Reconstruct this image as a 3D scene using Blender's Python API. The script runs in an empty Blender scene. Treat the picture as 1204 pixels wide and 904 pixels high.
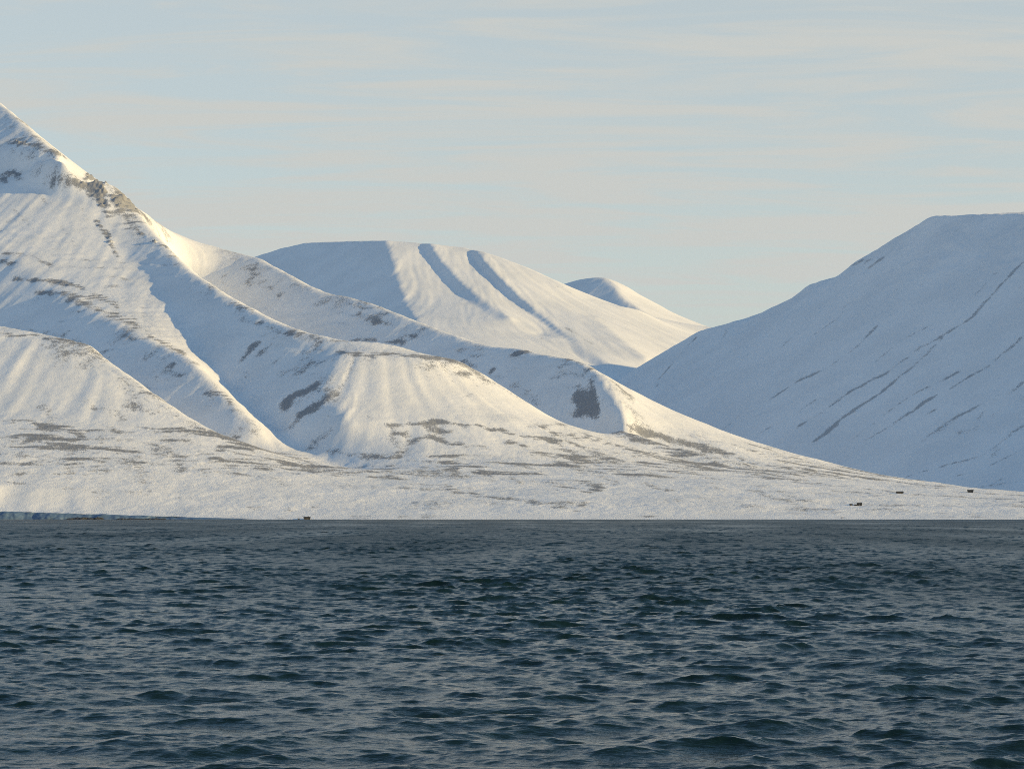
import bpy, math, random
import numpy as np

sc = bpy.context.scene
COL = sc.collection
rng = np.random.default_rng(7)
random.seed(7)

# ------------------------------------------------------------------ camera
F = 2715.0                      # focal length in photo pixels (frame 1204 x 904)
CAM_H = 5.0
PITCH = math.atan(154.0 / F)    # level horizon at row 606
cp, sp = math.cos(PITCH), math.sin(PITCH)

def at(u, v, Y):
    """surveying: the point at ground distance Y seen along the bearing (u, v)"""
    a, b = u - 602.0, 452.0 - v
    dy, dz = F * cp - b * sp, F * sp + b * cp
    t = Y / dy
    return (a * t, Y, CAM_H + dz * t)

def pix(x, y, z):
    z = z - CAM_H
    d = y * cp + z * sp
    w = -y * sp + z * cp
    return 602.0 + F * x / d, 452.0 - F * w / d

# ------------------------------------------------------------------ small numpy toolkit
def vnoise(x, y, seed=0):
    xi, yi = np.floor(x).astype(np.int64), np.floor(y).astype(np.int64)
    fx, fy = x - xi, y - yi
    ux, uy = fx * fx * fx * (fx * (fx * 6 - 15) + 10), fy * fy * fy * (fy * (fy * 6 - 15) + 10)
    def g(ix, iy, dx, dy):
        h = (ix * 374761393 + iy * 668265263 + seed * 974634777) & 0xFFFFFFFF
        h = ((h ^ (h >> 13)) * 1274126177) & 0xFFFFFFFF
        h = h ^ (h >> 16)
        a = (h & 0xFFFF).astype(np.float64) * (2 * math.pi / 65536.0)
        return np.cos(a) * dx + np.sin(a) * dy
    a = g(xi, yi, fx, fy); b = g(xi + 1, yi, fx - 1, fy)
    c = g(xi, yi + 1, fx, fy - 1); d = g(xi + 1, yi + 1, fx - 1, fy - 1)
    return (a + (b - a) * ux + ((c + (d - c) * ux) - (a + (b - a) * ux)) * uy) * 1.5

def fbm(x, y, octs=4, seed=0, gain=0.5):
    s, a = 0.0, 1.0
    for o in range(octs):
        s = s + a * vnoise(x * 2.0 ** o + 17.3 * o, y * 2.0 ** o - 9.1 * o, seed + o)
        a *= gain
    return s

def blur(a, sig):
    if sig <= 0: return a
    r = max(1, int(3 * sig)); k = np.exp(-0.5 * (np.arange(-r, r + 1) / sig) ** 2); k /= k.sum()
    for ax in (0, 1):
        p = np.pad(a, [(r, r) if i == ax else (0, 0) for i in (0, 1)], mode='edge')
        o = np.zeros_like(a)
        for i, w in enumerate(k):
            o += w * (p[i:i + a.shape[0], :] if ax == 0 else p[:, i:i + a.shape[1]])
        a = o
    return a

def sstep(a, b, x):
    t = np.clip((x - a) / (b - a), 0, 1)
    return t * t * (3 - 2 * t)

class Grid:
    """regular ground grid, array index [iy, ix]"""
    def __init__(s, x0, x1, y0, y1, res):
        s.x0, s.y0, s.res = x0, y0, res
        s.nx, s.ny = int((x1 - x0) / res) + 1, int((y1 - y0) / res) + 1
        s.X, s.Y = np.meshgrid(x0 + res * np.arange(s.nx), y0 + res * np.arange(s.ny))
    def sample(s, a, x, y):
        fx = np.clip((x - s.x0) / s.res, 0, s.nx - 1.001); fy = np.clip((y - s.y0) / s.res, 0, s.ny - 1.001)
        ix, iy = fx.astype(int), fy.astype(int); fx, fy = fx - ix, fy - iy
        return (a[iy, ix] * (1 - fx) + a[iy, ix + 1] * fx) * (1 - fy) + (a[iy + 1, ix] * (1 - fx) + a[iy + 1, ix + 1] * fx) * fy
    def solve(s, lines):
        """stretch a membrane over ridge and valley lines (fixed heights)"""
        S = np.zeros((s.ny, s.nx)); N = np.zeros((s.ny, s.nx))
        for L in lines:
            P = np.array([p if isinstance(p[0], float) and len(p) == 3 and p[2] is not None and L is None else p for p in L], float)
            for a, b in zip(P[:-1], P[1:]):
                n = int(np.hypot(*(b - a)[:2]) / (s.res * 0.4)) + 2
                q = a + (b - a) * np.linspace(0, 1, n)[:, None]
                ix = np.round((q[:, 0] - s.x0) / s.res).astype(int); iy = np.round((q[:, 1] - s.y0) / s.res).astype(int)
                m = (ix >= 0) & (ix < s.nx) & (iy >= 0) & (iy < s.ny)
                np.add.at(S, (iy[m], ix[m]), q[m, 2]); np.add.at(N, (iy[m], ix[m]), 1)
        h = None
        for lev in (32, 16, 8, 4, 2, 1):
            ny, nx = -(-s.ny // lev), -(-s.nx // lev)
            Sp = np.zeros((ny * lev, nx * lev)); Np = Sp.copy()
            Sp[:s.ny, :s.nx] = S; Np[:s.ny, :s.nx] = N
            Sc = Sp.reshape(ny, lev, nx, lev).sum((1, 3)); Nc = Np.reshape(ny, lev, nx, lev).sum((1, 3))
            fix = Nc > 0; val = np.where(fix, Sc / np.maximum(Nc, 1), 0)
            if h is None: h = np.full((ny, nx), val[fix].mean())
            else: h = np.repeat(np.repeat(h, 2, 0), 2, 1)[:ny, :nx]
            for it in range(400 if lev > 1 else 160):
                h[fix] = val[fix]
                p = np.pad(h, 1, mode='edge')
                h = 0.25 * (p[:-2, 1:-1] + p[2:, 1:-1] + p[1:-1, :-2] + p[1:-1, 2:])
            h[fix] = val[fix]
        return h
    def streaks(s, h, seed, sig=6, steps=16, white=1.0):
        """noise combed along the fall line: runnels and avalanche tracks"""
        hs = blur(h, sig)
        gy, gx = np.gradient(hs, s.res)
        m = np.hypot(gx, gy) + 1e-4
        gx, gy = gx / m, gy / m
        n = blur(np.random.default_rng(seed).normal(size=h.shape), white)
        n /= n.std()
        acc = n.copy()
        for sg in (1, -1):
            px, py = s.X.copy(), s.Y.copy()
            for i in range(steps):
                vx, vy = s.sample(gx, px, py), s.sample(gy, px, py)
                px += sg * vx * s.res; py += sg * vy * s.res
                acc += s.sample(n, px, py)
        return acc / acc.std(), m

def A(*pts):            # line of (u, v, Y) bearings -> world points
    return [at(*p) for p in pts]

def mesh_grid(name, x, y, z, mat, attrs=None, keep=None, normals=None):
    """rows x cols vertex arrays -> one smooth quad mesh"""
    ny, nx = x.shape
    i = np.arange(ny * nx).reshape(ny, nx)
    q = np.stack([i[:-1, :-1], i[:-1, 1:], i[1:, 1:], i[1:, :-1]], -1)
    if keep is not None: q = q[keep]
    q = q.reshape(-1, 4)
    used = np.unique(q); remap = np.full(ny * nx, -1); remap[used] = np.arange(len(used)); q = remap[q]
    co = np.stack([x, y, z], -1).reshape(-1, 3)[used].astype(np.float32)
    me = bpy.data.meshes.new(name)
    me.vertices.add(len(co)); me.vertices.foreach_set('co', co.ravel())
    me.loops.add(q.size); me.loops.foreach_set('vertex_index', q.ravel().astype(np.int32))
    me.polygons.add(len(q)); me.polygons.foreach_set('loop_start', np.arange(0, q.size, 4, dtype=np.int32))
    me.polygons.foreach_set('loop_total', np.full(len(q), 4, dtype=np.int32))
    me.polygons.foreach_set('use_smooth', np.ones(len(q), bool))
    me.update(calc_edges=True)
    for k, v in (attrs or {}).items():
        a = me.attributes.new(k, 'FLOAT', 'POINT'); a.data.foreach_set('value', v.reshape(-1)[used].astype(np.float32))
    if normals is not None:
        me.normals_split_custom_set_from_vertices(normals.reshape(-1, 3)[used].astype(np.float32))
    me.materials.append(mat)
    o = bpy.data.objects.new(name, me); COL.objects.link(o)
    return o

def tag(o, label=None, cat=None, group=None, kind=None):
    for k, v in (('label', label), ('category', cat), ('group', group), ('kind', kind)):
        if v: o[k] = v
    return o

# ------------------------------------------------------------------ materials
class NT:
    def __init__(s, nt): s.nt = nt
    def n(s, t, **kw):
        o = s.nt.nodes.new(t)
        for k, v in kw.items():
            if k.startswith('i_'):
                key = k[2:]; key = int(key) if key.isdigit() else key.replace('_', ' ')
                if hasattr(v, 'is_linked') or isinstance(v, bpy.types.NodeSocket): s.nt.links.new(v, o.inputs[key])
                else: o.inputs[key].default_value = v
            else: setattr(o, k, v)
        return o
    def math(s, op, a, b=0.0, clamp=False):
        return s.n('ShaderNodeMath', operation=op, use_clamp=clamp, i_0=a, i_1=b).outputs[0]
    def noise(s, vec, scale, detail=4.0, rough=0.5, dist=0.0):
        return s.n('ShaderNodeTexNoise', i_Vector=vec, i_Scale=scale, i_Detail=detail, i_Roughness=rough, i_Distortion=dist).outputs['Fac']
    def ramp(s, fac, a, b, lo=0.0, hi=1.0):
        return s.n('ShaderNodeMapRange', interpolation_type='SMOOTHSTEP', i_Value=fac, i_1=a, i_2=b, i_3=lo, i_4=hi).outputs[0]
    def mix(s, fac, a, b):
        m = s.n('ShaderNodeMix', data_type='RGBA')
        for k, v in ((0, fac), (6, a), (7, b)):
            if isinstance(v, bpy.types.NodeSocket): s.nt.links.new(v, m.inputs[k])
            else: m.inputs[k].default_value = v
        return m.outputs[2]

def new_mat(name):
    m = bpy.data.materials.new(name); m.use_nodes = True
    t = NT(m.node_tree)
    return m, t, m.node_tree.nodes['Principled BSDF']

def snow_material(name, rock=(0.068, 0.08, 0.105, 1), grit=1.0, bump=1.0, scale=1.0, cover=0.72):
    m, t, b = new_mat(name)
    geo = t.n('ShaderNodeNewGeometry')
    pos = geo.outputs['Position']
    rk = t.n('ShaderNodeAttribute', attribute_name='rock').outputs['Fac']
    st = t.n('ShaderNodeAttribute', attribute_name='streak').outputs['Fac']
    n0 = t.noise(pos, 0.035 / scale, 5.0, 0.6)
    n1 = t.noise(pos, 0.16 / scale, 6.0, 0.62)
    n2 = t.noise(pos, 0.7 / scale, 3.0, 0.65)
    # bare ground shows where the swept-clean attribute beats the noise
    f = t.math('ADD', t.math('MULTIPLY', n1, 0.8), t.math('MULTIPLY', n2, 1.1))
    f = t.math('ADD', f, t.math('MULTIPLY', n0, 0.5))
    f = t.math('ADD', f, t.math('MULTIPLY', st, 0.06))
    d = t.math('SUBTRACT', t.math('MULTIPLY', rk, 0.92), t.math('SUBTRACT', f, 0.76))
    bare = t.ramp(d, -0.08, 0.08)
    bare = t.math('MULTIPLY', bare, cover)
    big = t.noise(pos, 0.012 / scale, 3.0, 0.5)
    snow = t.mix(t.ramp(big, 0.35, 0.65), (0.80, 0.81, 0.83, 1), (0.74, 0.755, 0.78, 1))
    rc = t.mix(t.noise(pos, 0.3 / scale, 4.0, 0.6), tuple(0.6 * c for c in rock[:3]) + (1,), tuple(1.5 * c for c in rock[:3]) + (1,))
    col = t.mix(bare, snow, rc)
    t.nt.links.new(col, b.inputs['Base Color'])
    t.nt.links.new(t.ramp(bare, 0, 1, 0.75, 0.95), b.inputs['Roughness'])
    b.inputs['Specular IOR Level'].default_value = 0.15
    bn = t.n('ShaderNodeBump', i_Strength=t.math('MULTIPLY', t.ramp(t.n('ShaderNodeSeparateXYZ', i_0=geo.outputs['Normal']).outputs[2], 0.90, 0.985, 0.55, 1.0), bump), i_Distance=1.7 * scale, i_Height=t.math('ADD', t.math('ADD', t.math('MULTIPLY', n1, 0.45), t.math('MULTIPLY', n2, 0.6)), t.math('MULTIPLY', bare, t.math('MULTIPLY', n1, 1.6))))
    t.nt.links.new(bn.outputs[0], b.inputs['Normal'])
    return m

SNOW_NEAR = snow_material('snow_over_scree')
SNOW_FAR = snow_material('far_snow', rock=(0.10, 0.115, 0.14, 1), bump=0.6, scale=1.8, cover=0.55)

def water_material():
    m, t, b = new_mat('sea_water')
    pos = t.n('ShaderNodeNewGeometry').outputs['Position']
    mp = t.n('ShaderNodeMapping', i_Vector=pos, i_Scale=(0.42, 1.0, 1.0), i_Rotation=(0, 0, 0.12)).outputs[0]
    rd = t.n('ShaderNodeTexNoise', noise_type='RIDGED_MULTIFRACTAL', i_Vector=mp, i_Scale=1.1, i_Detail=5.0, i_Roughness=0.55, i_Distortion=0.5).outputs['Fac']
    h = t.math('ADD', t.math('MULTIPLY', rd, 0.5), t.noise(mp, 3.5, 4.0, 0.62, 0.3))
    bn = t.n('ShaderNodeBump', i_Strength=0.5, i_Distance=0.10, i_Height=h)
    t.nt.links.new(bn.outputs[0], b.inputs['Normal'])
    b.inputs['Base Color'].default_value = (0.003, 0.012, 0.010, 1)
    t.nt.links.new(t.n('ShaderNodeAttribute', attribute_name='chop').outputs['Fac'], b.inputs['Roughness'])
    b.inputs['IOR'].default_value = 1.36
    return m
WATER = water_material()

# ------------------------------------------------------------------ terrain of the near massif
# ridge, bench and valley lines surveyed as (bearing, bearing, distance)
massif_lines = [
    # main crest from the summit down to the saddle
    A((-420, 300, 5900), (-200, 205, 5900), (-90, 150, 5900), (-25, 112, 5880), (0, 118, 5800), (40, 157, 5400), (75, 186, 5100),
      (110, 208, 5080), (135, 216, 5080), (160, 243, 5070), (185, 262, 5350), (200, 273, 5680), (240, 288, 5660), (300, 300, 5450)),
    # back spur
    A((300, 300, 5450), (345, 325, 5200), (375, 341, 5070), (430, 353, 4900), (500, 381, 4660), (560, 403, 4465), (620, 411, 4330),
      (680, 423, 4190), (705, 437, 4110), (735, 460, 4060), (760, 480, 4030), (800, 503, 3985), (830, 515, 3950), (900, 540, 3880),
      (1000, 564, 3800), (1100, 572, 3730), (1204, 580, 3660), (1420, 588, 3600)),
    # nose of the back spur
    A((705, 437, 4110), (722, 470, 3985), (738, 503, 3860)),
    A((738, 504, 3855), (780, 519, 3820), (830, 531, 3790), (880, 545, 3750)),
    # bench and cliff under the summit
    A((-120, 180, 5600), (0, 167, 5400), (40, 178, 5230), (72, 190, 5090)),
    A((-120, 215, 5400), (0, 204, 5270), (60, 207, 5190), (100, 221, 5080), (135, 240, 5020)),
    A((-120, 240, 5330), (0, 219, 5170), (50, 224, 5110), (105, 246, 5000)),
    # gully between the two front spurs
    A((110, 262, 4940), (150, 302, 4750), (190, 348, 4490), (225, 397, 4225), (255, 440, 4030), (292, 480, 3855), (335, 517, 3694), (380, 541, 3580), (420, 556, 3480)),
    # spur between gully and front hollow
    A((-300, 190, 5600), (-120, 230, 5280), (0, 288, 4830), (60, 335, 4580), (110, 365, 4375), (170, 397, 4145), (222, 418, 3985), (250, 450, 3850), (275, 472, 3750), (300, 502, 3650)),
    # front spur with its mound
    A((160, 243, 5070), (178, 268, 4900), (202, 295, 4710), (225, 318, 4560), (265, 345, 4370), (300, 365, 4225), (345, 386, 4068), (400, 400, 3990),
      (460, 402, 3975), (500, 415, 3955), (540, 421, 3940), (560, 433, 3920), (600, 460, 3870), (650, 492, 3840), (700, 510, 3820), (750, 525, 3795), (800, 540, 3750), (860, 552, 3690)),
    # wind-swept rim of the mound, its nose and its foot
    A((395, 414, 3890), (440, 418, 3865), (500, 421, 3865), (540, 425, 3895)),
    A((395, 414, 3890), (390, 440, 3815), (378, 449, 3800), (393, 475, 3700), (406, 496, 3630)),
    A((340, 470, 3795), (350, 505, 3668)),
    A((406, 496, 3630), (450, 492, 3660), (520, 487, 3685), (600, 492, 3720), (680, 515, 3700)),
    # front hill
    A((-300, 350, 4100), (-60, 376, 3940), (0, 381, 3900), (45, 390, 3850), (105, 402, 3780), (140, 430, 3700), (180, 460, 3620), (220, 488, 3550),
      (270, 515, 3480), (310, 530, 3420), (345, 546, 3370)),
    A((-60, 388, 3860), (0, 393, 3830), (60, 399, 3790), (105, 404, 3760)),
    A((-200, 495, 3560), (0, 488, 3540), (70, 488, 3530), (140, 500, 3490), (200, 512, 3440), (250, 527, 3400)),
    # hidden hollows
    [(-1700., 4600., 260.), (-1400., 4450., 205.), (-1150., 4300., 188.), (-900., 4090., 192.), (-760., 3960., 188.), (-650., 3840., 168.), (-560., 3740., 142.), (-470., 3640., 112.), (-400., 3540., 85.)],
    [(-790., 5400., 490.), (-690., 5160., 425.), (-640., 5010., 385.), (-560., 4900., 358.), (-470., 4740., 318.), (-380., 4580., 284.), (-260., 4420., 246.), (-140., 4260., 208.), (-10., 4105., 160.), (105., 3975., 128.), (220., 3870., 102.), (350., 3800., 78.)],
    # open ground down to the shore
    A((-200, 540, 3300), (0, 534, 3290), (150, 545, 3270), (300, 558, 3260), (420, 566, 3270), (600, 567, 3300), (760, 567, 3330), (900, 571, 3330), (1100, 585, 3300), (1400, 592, 3250)),
    A((420, 556, 3480), (500, 540, 3500), (600, 540, 3520), (700, 545, 3540), (800, 553, 3550), (900, 562, 3540)),
    A((-200, 571, 3120), (0, 572, 3120), (200, 584, 3120), (400, 590, 3120), (600, 590, 3120), (800, 590, 3120), (1000, 597, 3120), (1400, 602, 3120)),
    # behind
    [(-2400., 6700., 500.), (-1200., 6700., 480.), (-600., 6300., 330.), (0., 5600., 200.), (500., 4900., 60.), (900., 4300., 10.), (1900., 4100., -5.)],
]
G1 = Grid(-2400, 1900, 2940, 6700, 8.0)
shore_z = [(-2400., 3070., 13.), (-700., 3066., 12.), (-560., 3054., 9.), (-430., 3030., 4.5), (-330., 3012., 2.2), (-200., 3008., 1.5), (200., 3004., 1.2), (700., 2998., 1.4), (1900., 2998., 1.4)]
shore_w = [(-2400., 3004., -0.5), (-700., 3003., -0.5), (-330., 3000., -0.5), (200., 2992., -0.5), (1900., 2985., -0.5)]
seabed = [(-2400., 2940., -8.), (1900., 2940., -8.)]
H1 = G1.solve(massif_lines + [shore_z, shore_w, seabed])

def hfun_factory(G, H, blur_sig, seed):
    Hb = blur(H, blur_sig)
    return Hb

# finer ground grid with rounded crests and combed runnels
def refine(G, H, res, soft, seed, amp, cell=None):
    Gf = Grid(G.x0, G.x0 + (G.nx - 1) * G.res, G.y0, G.y0 + (G.ny - 1) * G.res, res)
    h = G.sample(H, Gf.X, Gf.Y)
    h = blur(h, soft / res)
    st, slope = Gf.streaks(h, seed, sig=24 / res * 1.0, steps=int(90 / res), white=1.2)
    st2, _ = Gf.streaks(h, seed + 1, sig=40 / res, steps=int(200 / res), white=4.0)
    return Gf, h, st, st2, slope

G1f, h1, st1, st1b, sl1 = refine(G1, H1, 5.0, 9.0, 11, 1.0)
X, Y = G1f.X, G1f.Y
steep = sstep(0.22, 0.5, sl1)
shore_fade = sstep(2995, 3060, Y)
ph = h1 / 24.0 + 0.9 * fbm(X / 240, Y / 240, 3, 101)
band = sstep(-0.05, 0.45, fbm(X / 170, Y / 170, 3, 103)) * sstep(150, 230, h1) * sstep(5300, 4900, Y) * sstep(0.2, 0.4, sl1)
ledge = np.sin(2 * math.pi * ph)
h1 = h1 + 0.6 * band * ledge
h1 = h1 + steep * (0.6 * st1 + 0.30 * st1b) \
     + shore_fade * (1 - 0.6 * steep) * (1.8 * fbm(X / 120, Y / 80, 4, 3) + 0.5 * fbm(X / 25, Y / 18, 3, 9))

def on_ground(G, h, u, v, y0, y1, n=900):
    """first ground hit of each bearing"""
    u, v = np.atleast_1d(u).astype(float), np.atleast_1d(v).astype(float)
    a, b = u - 602.0, 452.0 - v
    dy, dz = F * cp - b * sp, F * sp + b * cp
    out = np.full(u.shape, np.nan)
    Ys = np.linspace(y0, y1, n)
    prev = None
    for yy in Ys:
        t = yy / dy
        hit = (G.sample(h, a * t, np.full_like(t, yy)) >= CAM_H + dz * t) & np.isnan(out)
        out[hit] = yy
    t = out / dy
    return a * t, out

def bake(G, h, feats, y0, y1, thin=1.0):
    """bare-ground features (line of bearings, half width, strength) laid on the ground grid"""
    us, vs, ws = [], [], []
    for line, w, s in feats:
        P = np.array(line, float)
        if P.shape[1] == 2: P = np.c_[P, np.full(len(P), w)]
        cum = 0.0; sd = int(P[0, 0] * 7 + P[0, 1] * 13) % 997
        for p, q in zip(P[:-1], P[1:]):
            ln = np.hypot(*(q - p)[:2])
            n = int(ln * 1.6) + 2
            t = np.linspace(0, 1, n)
            c = p + (q - p) * t[:, None]
            d = (q - p)[:2]; d = d / (np.hypot(*d) + 1e-6); nn = np.array([-d[1], d[0]])
            sx_ = cum + t * ln; cum += ln
            wd = c[:, 2] * np.clip(1.0 + 1.1 * vnoise(sx_ / 9.0, sx_ * 0 + 0.37, sd), 0.25, 1.7)
            wd = np.where(c[:, 1] > 488, 0.72, 1.0) * wd * thin
            off = c[:, 2] * 0.7 * vnoise(sx_ / 17.0, sx_ * 0 + 0.61, sd + 1)
            stg = s * (1 + 0.35 * vnoise(sx_ / 6.0, sx_ * 0 + 0.13, sd + 2))
            for k in np.linspace(-1, 1, max(3, int(4 * c[:, 2].max() * 1.6) | 1)):
                us.append(c[:, 0] + nn[0] * (k * wd + off)); vs.append(c[:, 1] + nn[1] * (k * wd + off))
                ws.append(stg * (1 - 0.9 * k * k))
    us, vs, ws = map(np.concatenate, (us, vs, ws))
    x, y = on_ground(G, h, us, vs, y0, y1)
    m = ~np.isnan(y)
    ix = np.round((x[m] - G.x0) / G.res).astype(int); iy = np.round((y[m] - G.y0) / G.res).astype(int)
    k = (ix >= 0) & (iy >= 0) & (ix < G.nx) & (iy < G.ny)
    M = np.zeros(G.X.shape)
    np.maximum.at(M, (iy[k], ix[k]), ws[m][k])
    return blur(M, 0.9)

feats1 = [
    # summit cliffs
    ([(0, 166), (30, 170), (62, 180), (76, 186)], 3, .75), ([(60, 172), (78, 187)], 3, .7),
    ([(0, 208), (14, 206), (28, 212)], 5, .7), ([(52, 212), (75, 214), (100, 218), (118, 226)], 4, .75), ([(88, 214), (104, 222)], 4, .8),
    ([(100, 208), (125, 215), (145, 224), (150, 232), (160, 243)], 7, .9), ([(112, 216), (130, 236), (150, 240)], 8, .8), ([(108, 222), (128, 244)], 4, .85), ([(0, 206), (10, 214)], 7, .8), ([(140, 228), (158, 250)], 5, .85), ([(150, 236), (175, 262)], 3, .75), ([(0, 160), (40, 166), (70, 182)], 5, .55),
    ([(104, 226), (118, 240), (130, 256)], 3, .65), ([(112, 260), (125, 275), (135, 295), (140, 302)], 2.5, .8), ([(150, 262), (180, 285), (210, 300)], 3, .6), ([(178, 284), (200, 292)], 2, .7),
    ([(160, 243), (180, 262)], 3, .65), ([(120, 248), (160, 256)], 3, .5),
    # streak lines on the lit face
    ([(5, 238), (30, 260), (60, 290), (85, 315)], 1.2, .5), ([(45, 228), (70, 262), (90, 292)], 1.2, .5), ([(95, 240), (105, 270)], 1.2, .45),
    # crest of middle spur
    ([(0, 298), (35, 300), (65, 315)], 2.5, .6), ([(0, 307), (20, 309)], 4, .7), ([(15, 328), (45, 330), (80, 334), (100, 340)], 2.8, .7),
    ([(40, 346), (90, 348), (125, 352), (140, 362)], 4, .6), ([(80, 352), (115, 365), (150, 376), (175, 388)], 6, .55), ([(170, 392), (200, 407), (218, 417)], 3, .7),
    ([(90, 383), (68, 397)], 1.2, .55), ([(84, 388), (70, 398)], 1, .5), ([(130, 416), (124, 424)], 1.2, .6), ([(208, 425), (196, 436)], 4, .5), ([(188, 440), (182, 446)], 2, .4),
    ([(240, 464), (258, 464), (272, 472), (276, 484)], 5, .62), ([(215, 465), (240, 475)], 4, .4),
    # front hill rim and foot
    ([(0, 386), (30, 387), (70, 395)], 1.5, .55), ([(0, 393), (40, 396), (80, 401), (105, 404)], 4, .62), ([(105, 404), (130, 425), (150, 440)], 3, .4),
    ([(0, 494), (30, 496), (55, 502)], 3.5, .72), ([(45, 503), (75, 502), (100, 512)], 4, .72), ([(0, 518), (60, 520)], 1.5, .55), ([(0, 558), (80, 556), (110, 560)], 2, .5),
    ([(45, 476), (65, 495)], 6, .45), ([(95, 472), (125, 482), (150, 492)], 7, .5), ([(120, 500), (148, 512)], 6, .58), ([(145, 478), (190, 488)], 7, .48),
    ([(160, 500), (190, 508)], 8, .52), ([(190, 505), (225, 509), (280, 514)], 5, .72), ([(255, 528), (280, 526), (300, 532)], 6, .66),
    ([(60, 535), (100, 545), (130, 547)], 2.5, .5), ([(170, 528), (205, 538), (250, 546)], 7, .42), ([(130, 540), (170, 550)], 4, .42), ([(200, 533), (212, 536)], 3, .62),
    ([(0, 566), (60, 572), (150, 583), (250, 588), (300, 598)], 1.2, .45), ([(320, 540), (370, 556), (400, 560)], 3, .5), ([(330, 599), (375, 604), (420, 607)], 1, .55),
    # front spur, shaded side scree
    ([(305, 402), (284, 425)], 4, .62), ([(320, 403), (300, 420)], 3, .52), ([(335, 415), (318, 430)], 2, .52), ([(372, 425), (345, 442)], 3.5, .58), ([(355, 432), (338, 446)], 2, .52),
    ([(285, 436), (295, 445)], 3, .5), ([(265, 350), (280, 360), (300, 366)], 4, .55), ([(262, 358), (290, 362)], 2, .6), ([(285, 378), (312, 382)], 1.6, .65), ([(305, 378), (325, 390), (350, 396)], 2.4, .62), ([(340, 390), (380, 398)], 3, .55), ([(245, 335), (262, 345)], 3, .5),
    ([(380, 408), (330, 445)], 9, .36),
    # mound rim, knob and foot
    ([(370, 405), (400, 401), (450, 402), (475, 404)], 3, .62), ([(395, 413), (430, 418), (470, 417), (520, 421), (560, 432)], 3.2, .72), ([(530, 422), (560, 438), (575, 452)], 4, .5), ([(410, 430), (420, 440)], 3, .4),
    ([(376, 450), (360, 460), (340, 470), (330, 480)], 5, .68), ([(388, 468), (370, 478), (350, 490)], 6, .72), ([(350, 495), (335, 508)], 6, .5), ([(385, 456), (400, 466)], 2.5, .55), ([(425, 488), (440, 494)], 2, .5),
    ([(450, 500), (500, 497), (560, 501), (610, 512), (660, 518)], 4, .72), ([(460, 508), (480, 512)], 7, .66), ([(480, 520), (500, 514), (540, 522), (580, 530)], 4, .72), ([(500, 505), (540, 507)], 4, .6),
    ([(400, 505), (370, 520), (360, 530)], 8, .45), ([(380, 528), (430, 536), (470, 536)], 6, .6), ([(500, 537), (550, 537)], 3, .6), ([(510, 548), (550, 550), (580, 560)], 4, .55), ([(595, 518), (620, 525)], 5, .68), ([(600, 560), (612, 568)], 2.5, .66),
    ([(450, 515), (500, 540)], 8, .4), ([(620, 502), (665, 498)], 5, .5), ([(640, 505), (720, 522), (780, 540)], 6, .5), ([(655, 535), (680, 542), (710, 548)], 8, .58), ([(720, 542), (735, 552)], 2.5, .6), ([(600, 545), (640, 555)], 5, .42), ([(655, 570), (690, 578), (715, 572)], 4, .55),
    ([(640, 566), (680, 575)], 3, .5), ([(770, 572), (800, 578)], 3, .6), ([(700, 560), (760, 572)], 4, .42), ([(750, 530), (800, 545), (860, 555)], 5, .42),
    ([(420, 552), (500, 570), (560, 580), (620, 590), (690, 596)], 5, .45), ([(400, 552), (450, 565)], 5, .45), ([(350, 595), (420, 600)], 1.2, .4), ([(560, 590), (680, 600)], 3, .35),
    # back spur
    ([(205, 275), (250, 287), (280, 298)], 2.2, .7), ([(225, 283), (240, 300)], 4, .55), ([(280, 310), (300, 320), (290, 336)], 9, .6), ([(255, 300), (270, 322)], 7, .5), ([(300, 330), (330, 350)], 7, .45), ([(230, 300), (245, 318)], 6, .45), ([(310, 315), (325, 318)], 3, .5),
    ([(330, 320), (360, 340)], 3, .4), ([(420, 372), (450, 380)], 5, .52), ([(440, 378), (465, 385)], 3, .5), ([(470, 392), (490, 395)], 2, .5), ([(535, 412), (570, 410)], 3, .55), ([(598, 418), (625, 413), (650, 415)], 2.5, .75), ([(645, 418), (690, 424), (706, 436)], 3, .6), ([(688, 436), (705, 432)], 2.5, .75), ([(655, 432), (665, 430)], 2, .6),
    ([(575, 440), (582, 433)], 2.5, .65), ([(600, 450), (640, 478)], 6, .38), ([(625, 470), (650, 480)], 7, .42),
    ([(682, 452, 6), (685, 470, 14), (685, 490, 20)], 14, .78), ([(695, 446, 3), (698, 470, 6), (702, 492, 6)], 6, .78),
    ([(715, 445), (730, 460), (745, 475)], 4, .45), ([(720, 500), (760, 508), (800, 520), (860, 535)], 5, .6), ([(760, 512), (840, 528), (880, 542)], 4, .6), ([(800, 520), (840, 535)], 6, .5), ([(740, 503), (790, 520)], 5, .55),
    # plain on the right
    ([(860, 545), (900, 556), (960, 570)], 2, .5), ([(880, 560), (990, 572), (1060, 579), (1130, 584), (1204, 588)], 1.6, .45), ([(950, 558), (1050, 566), (1150, 580)], 2, .45), ([(1080, 580), (1140, 584)], 3, .45), ([(1100, 575), (1150, 580), (1204, 583)], 2, .5), ([(870, 560), (905, 578), (910, 590)], 6, .38), ([(925, 590), (960, 602)], 1, .5),
    ([(740, 608), (800, 607)], .8, .7), ([(820, 610), (930, 609)], .8, .5), ([(905, 585), (940, 592)], 1.5, .4),
]
rock1 = bake(G1f, h1, feats1, 2990, 5400)
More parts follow.
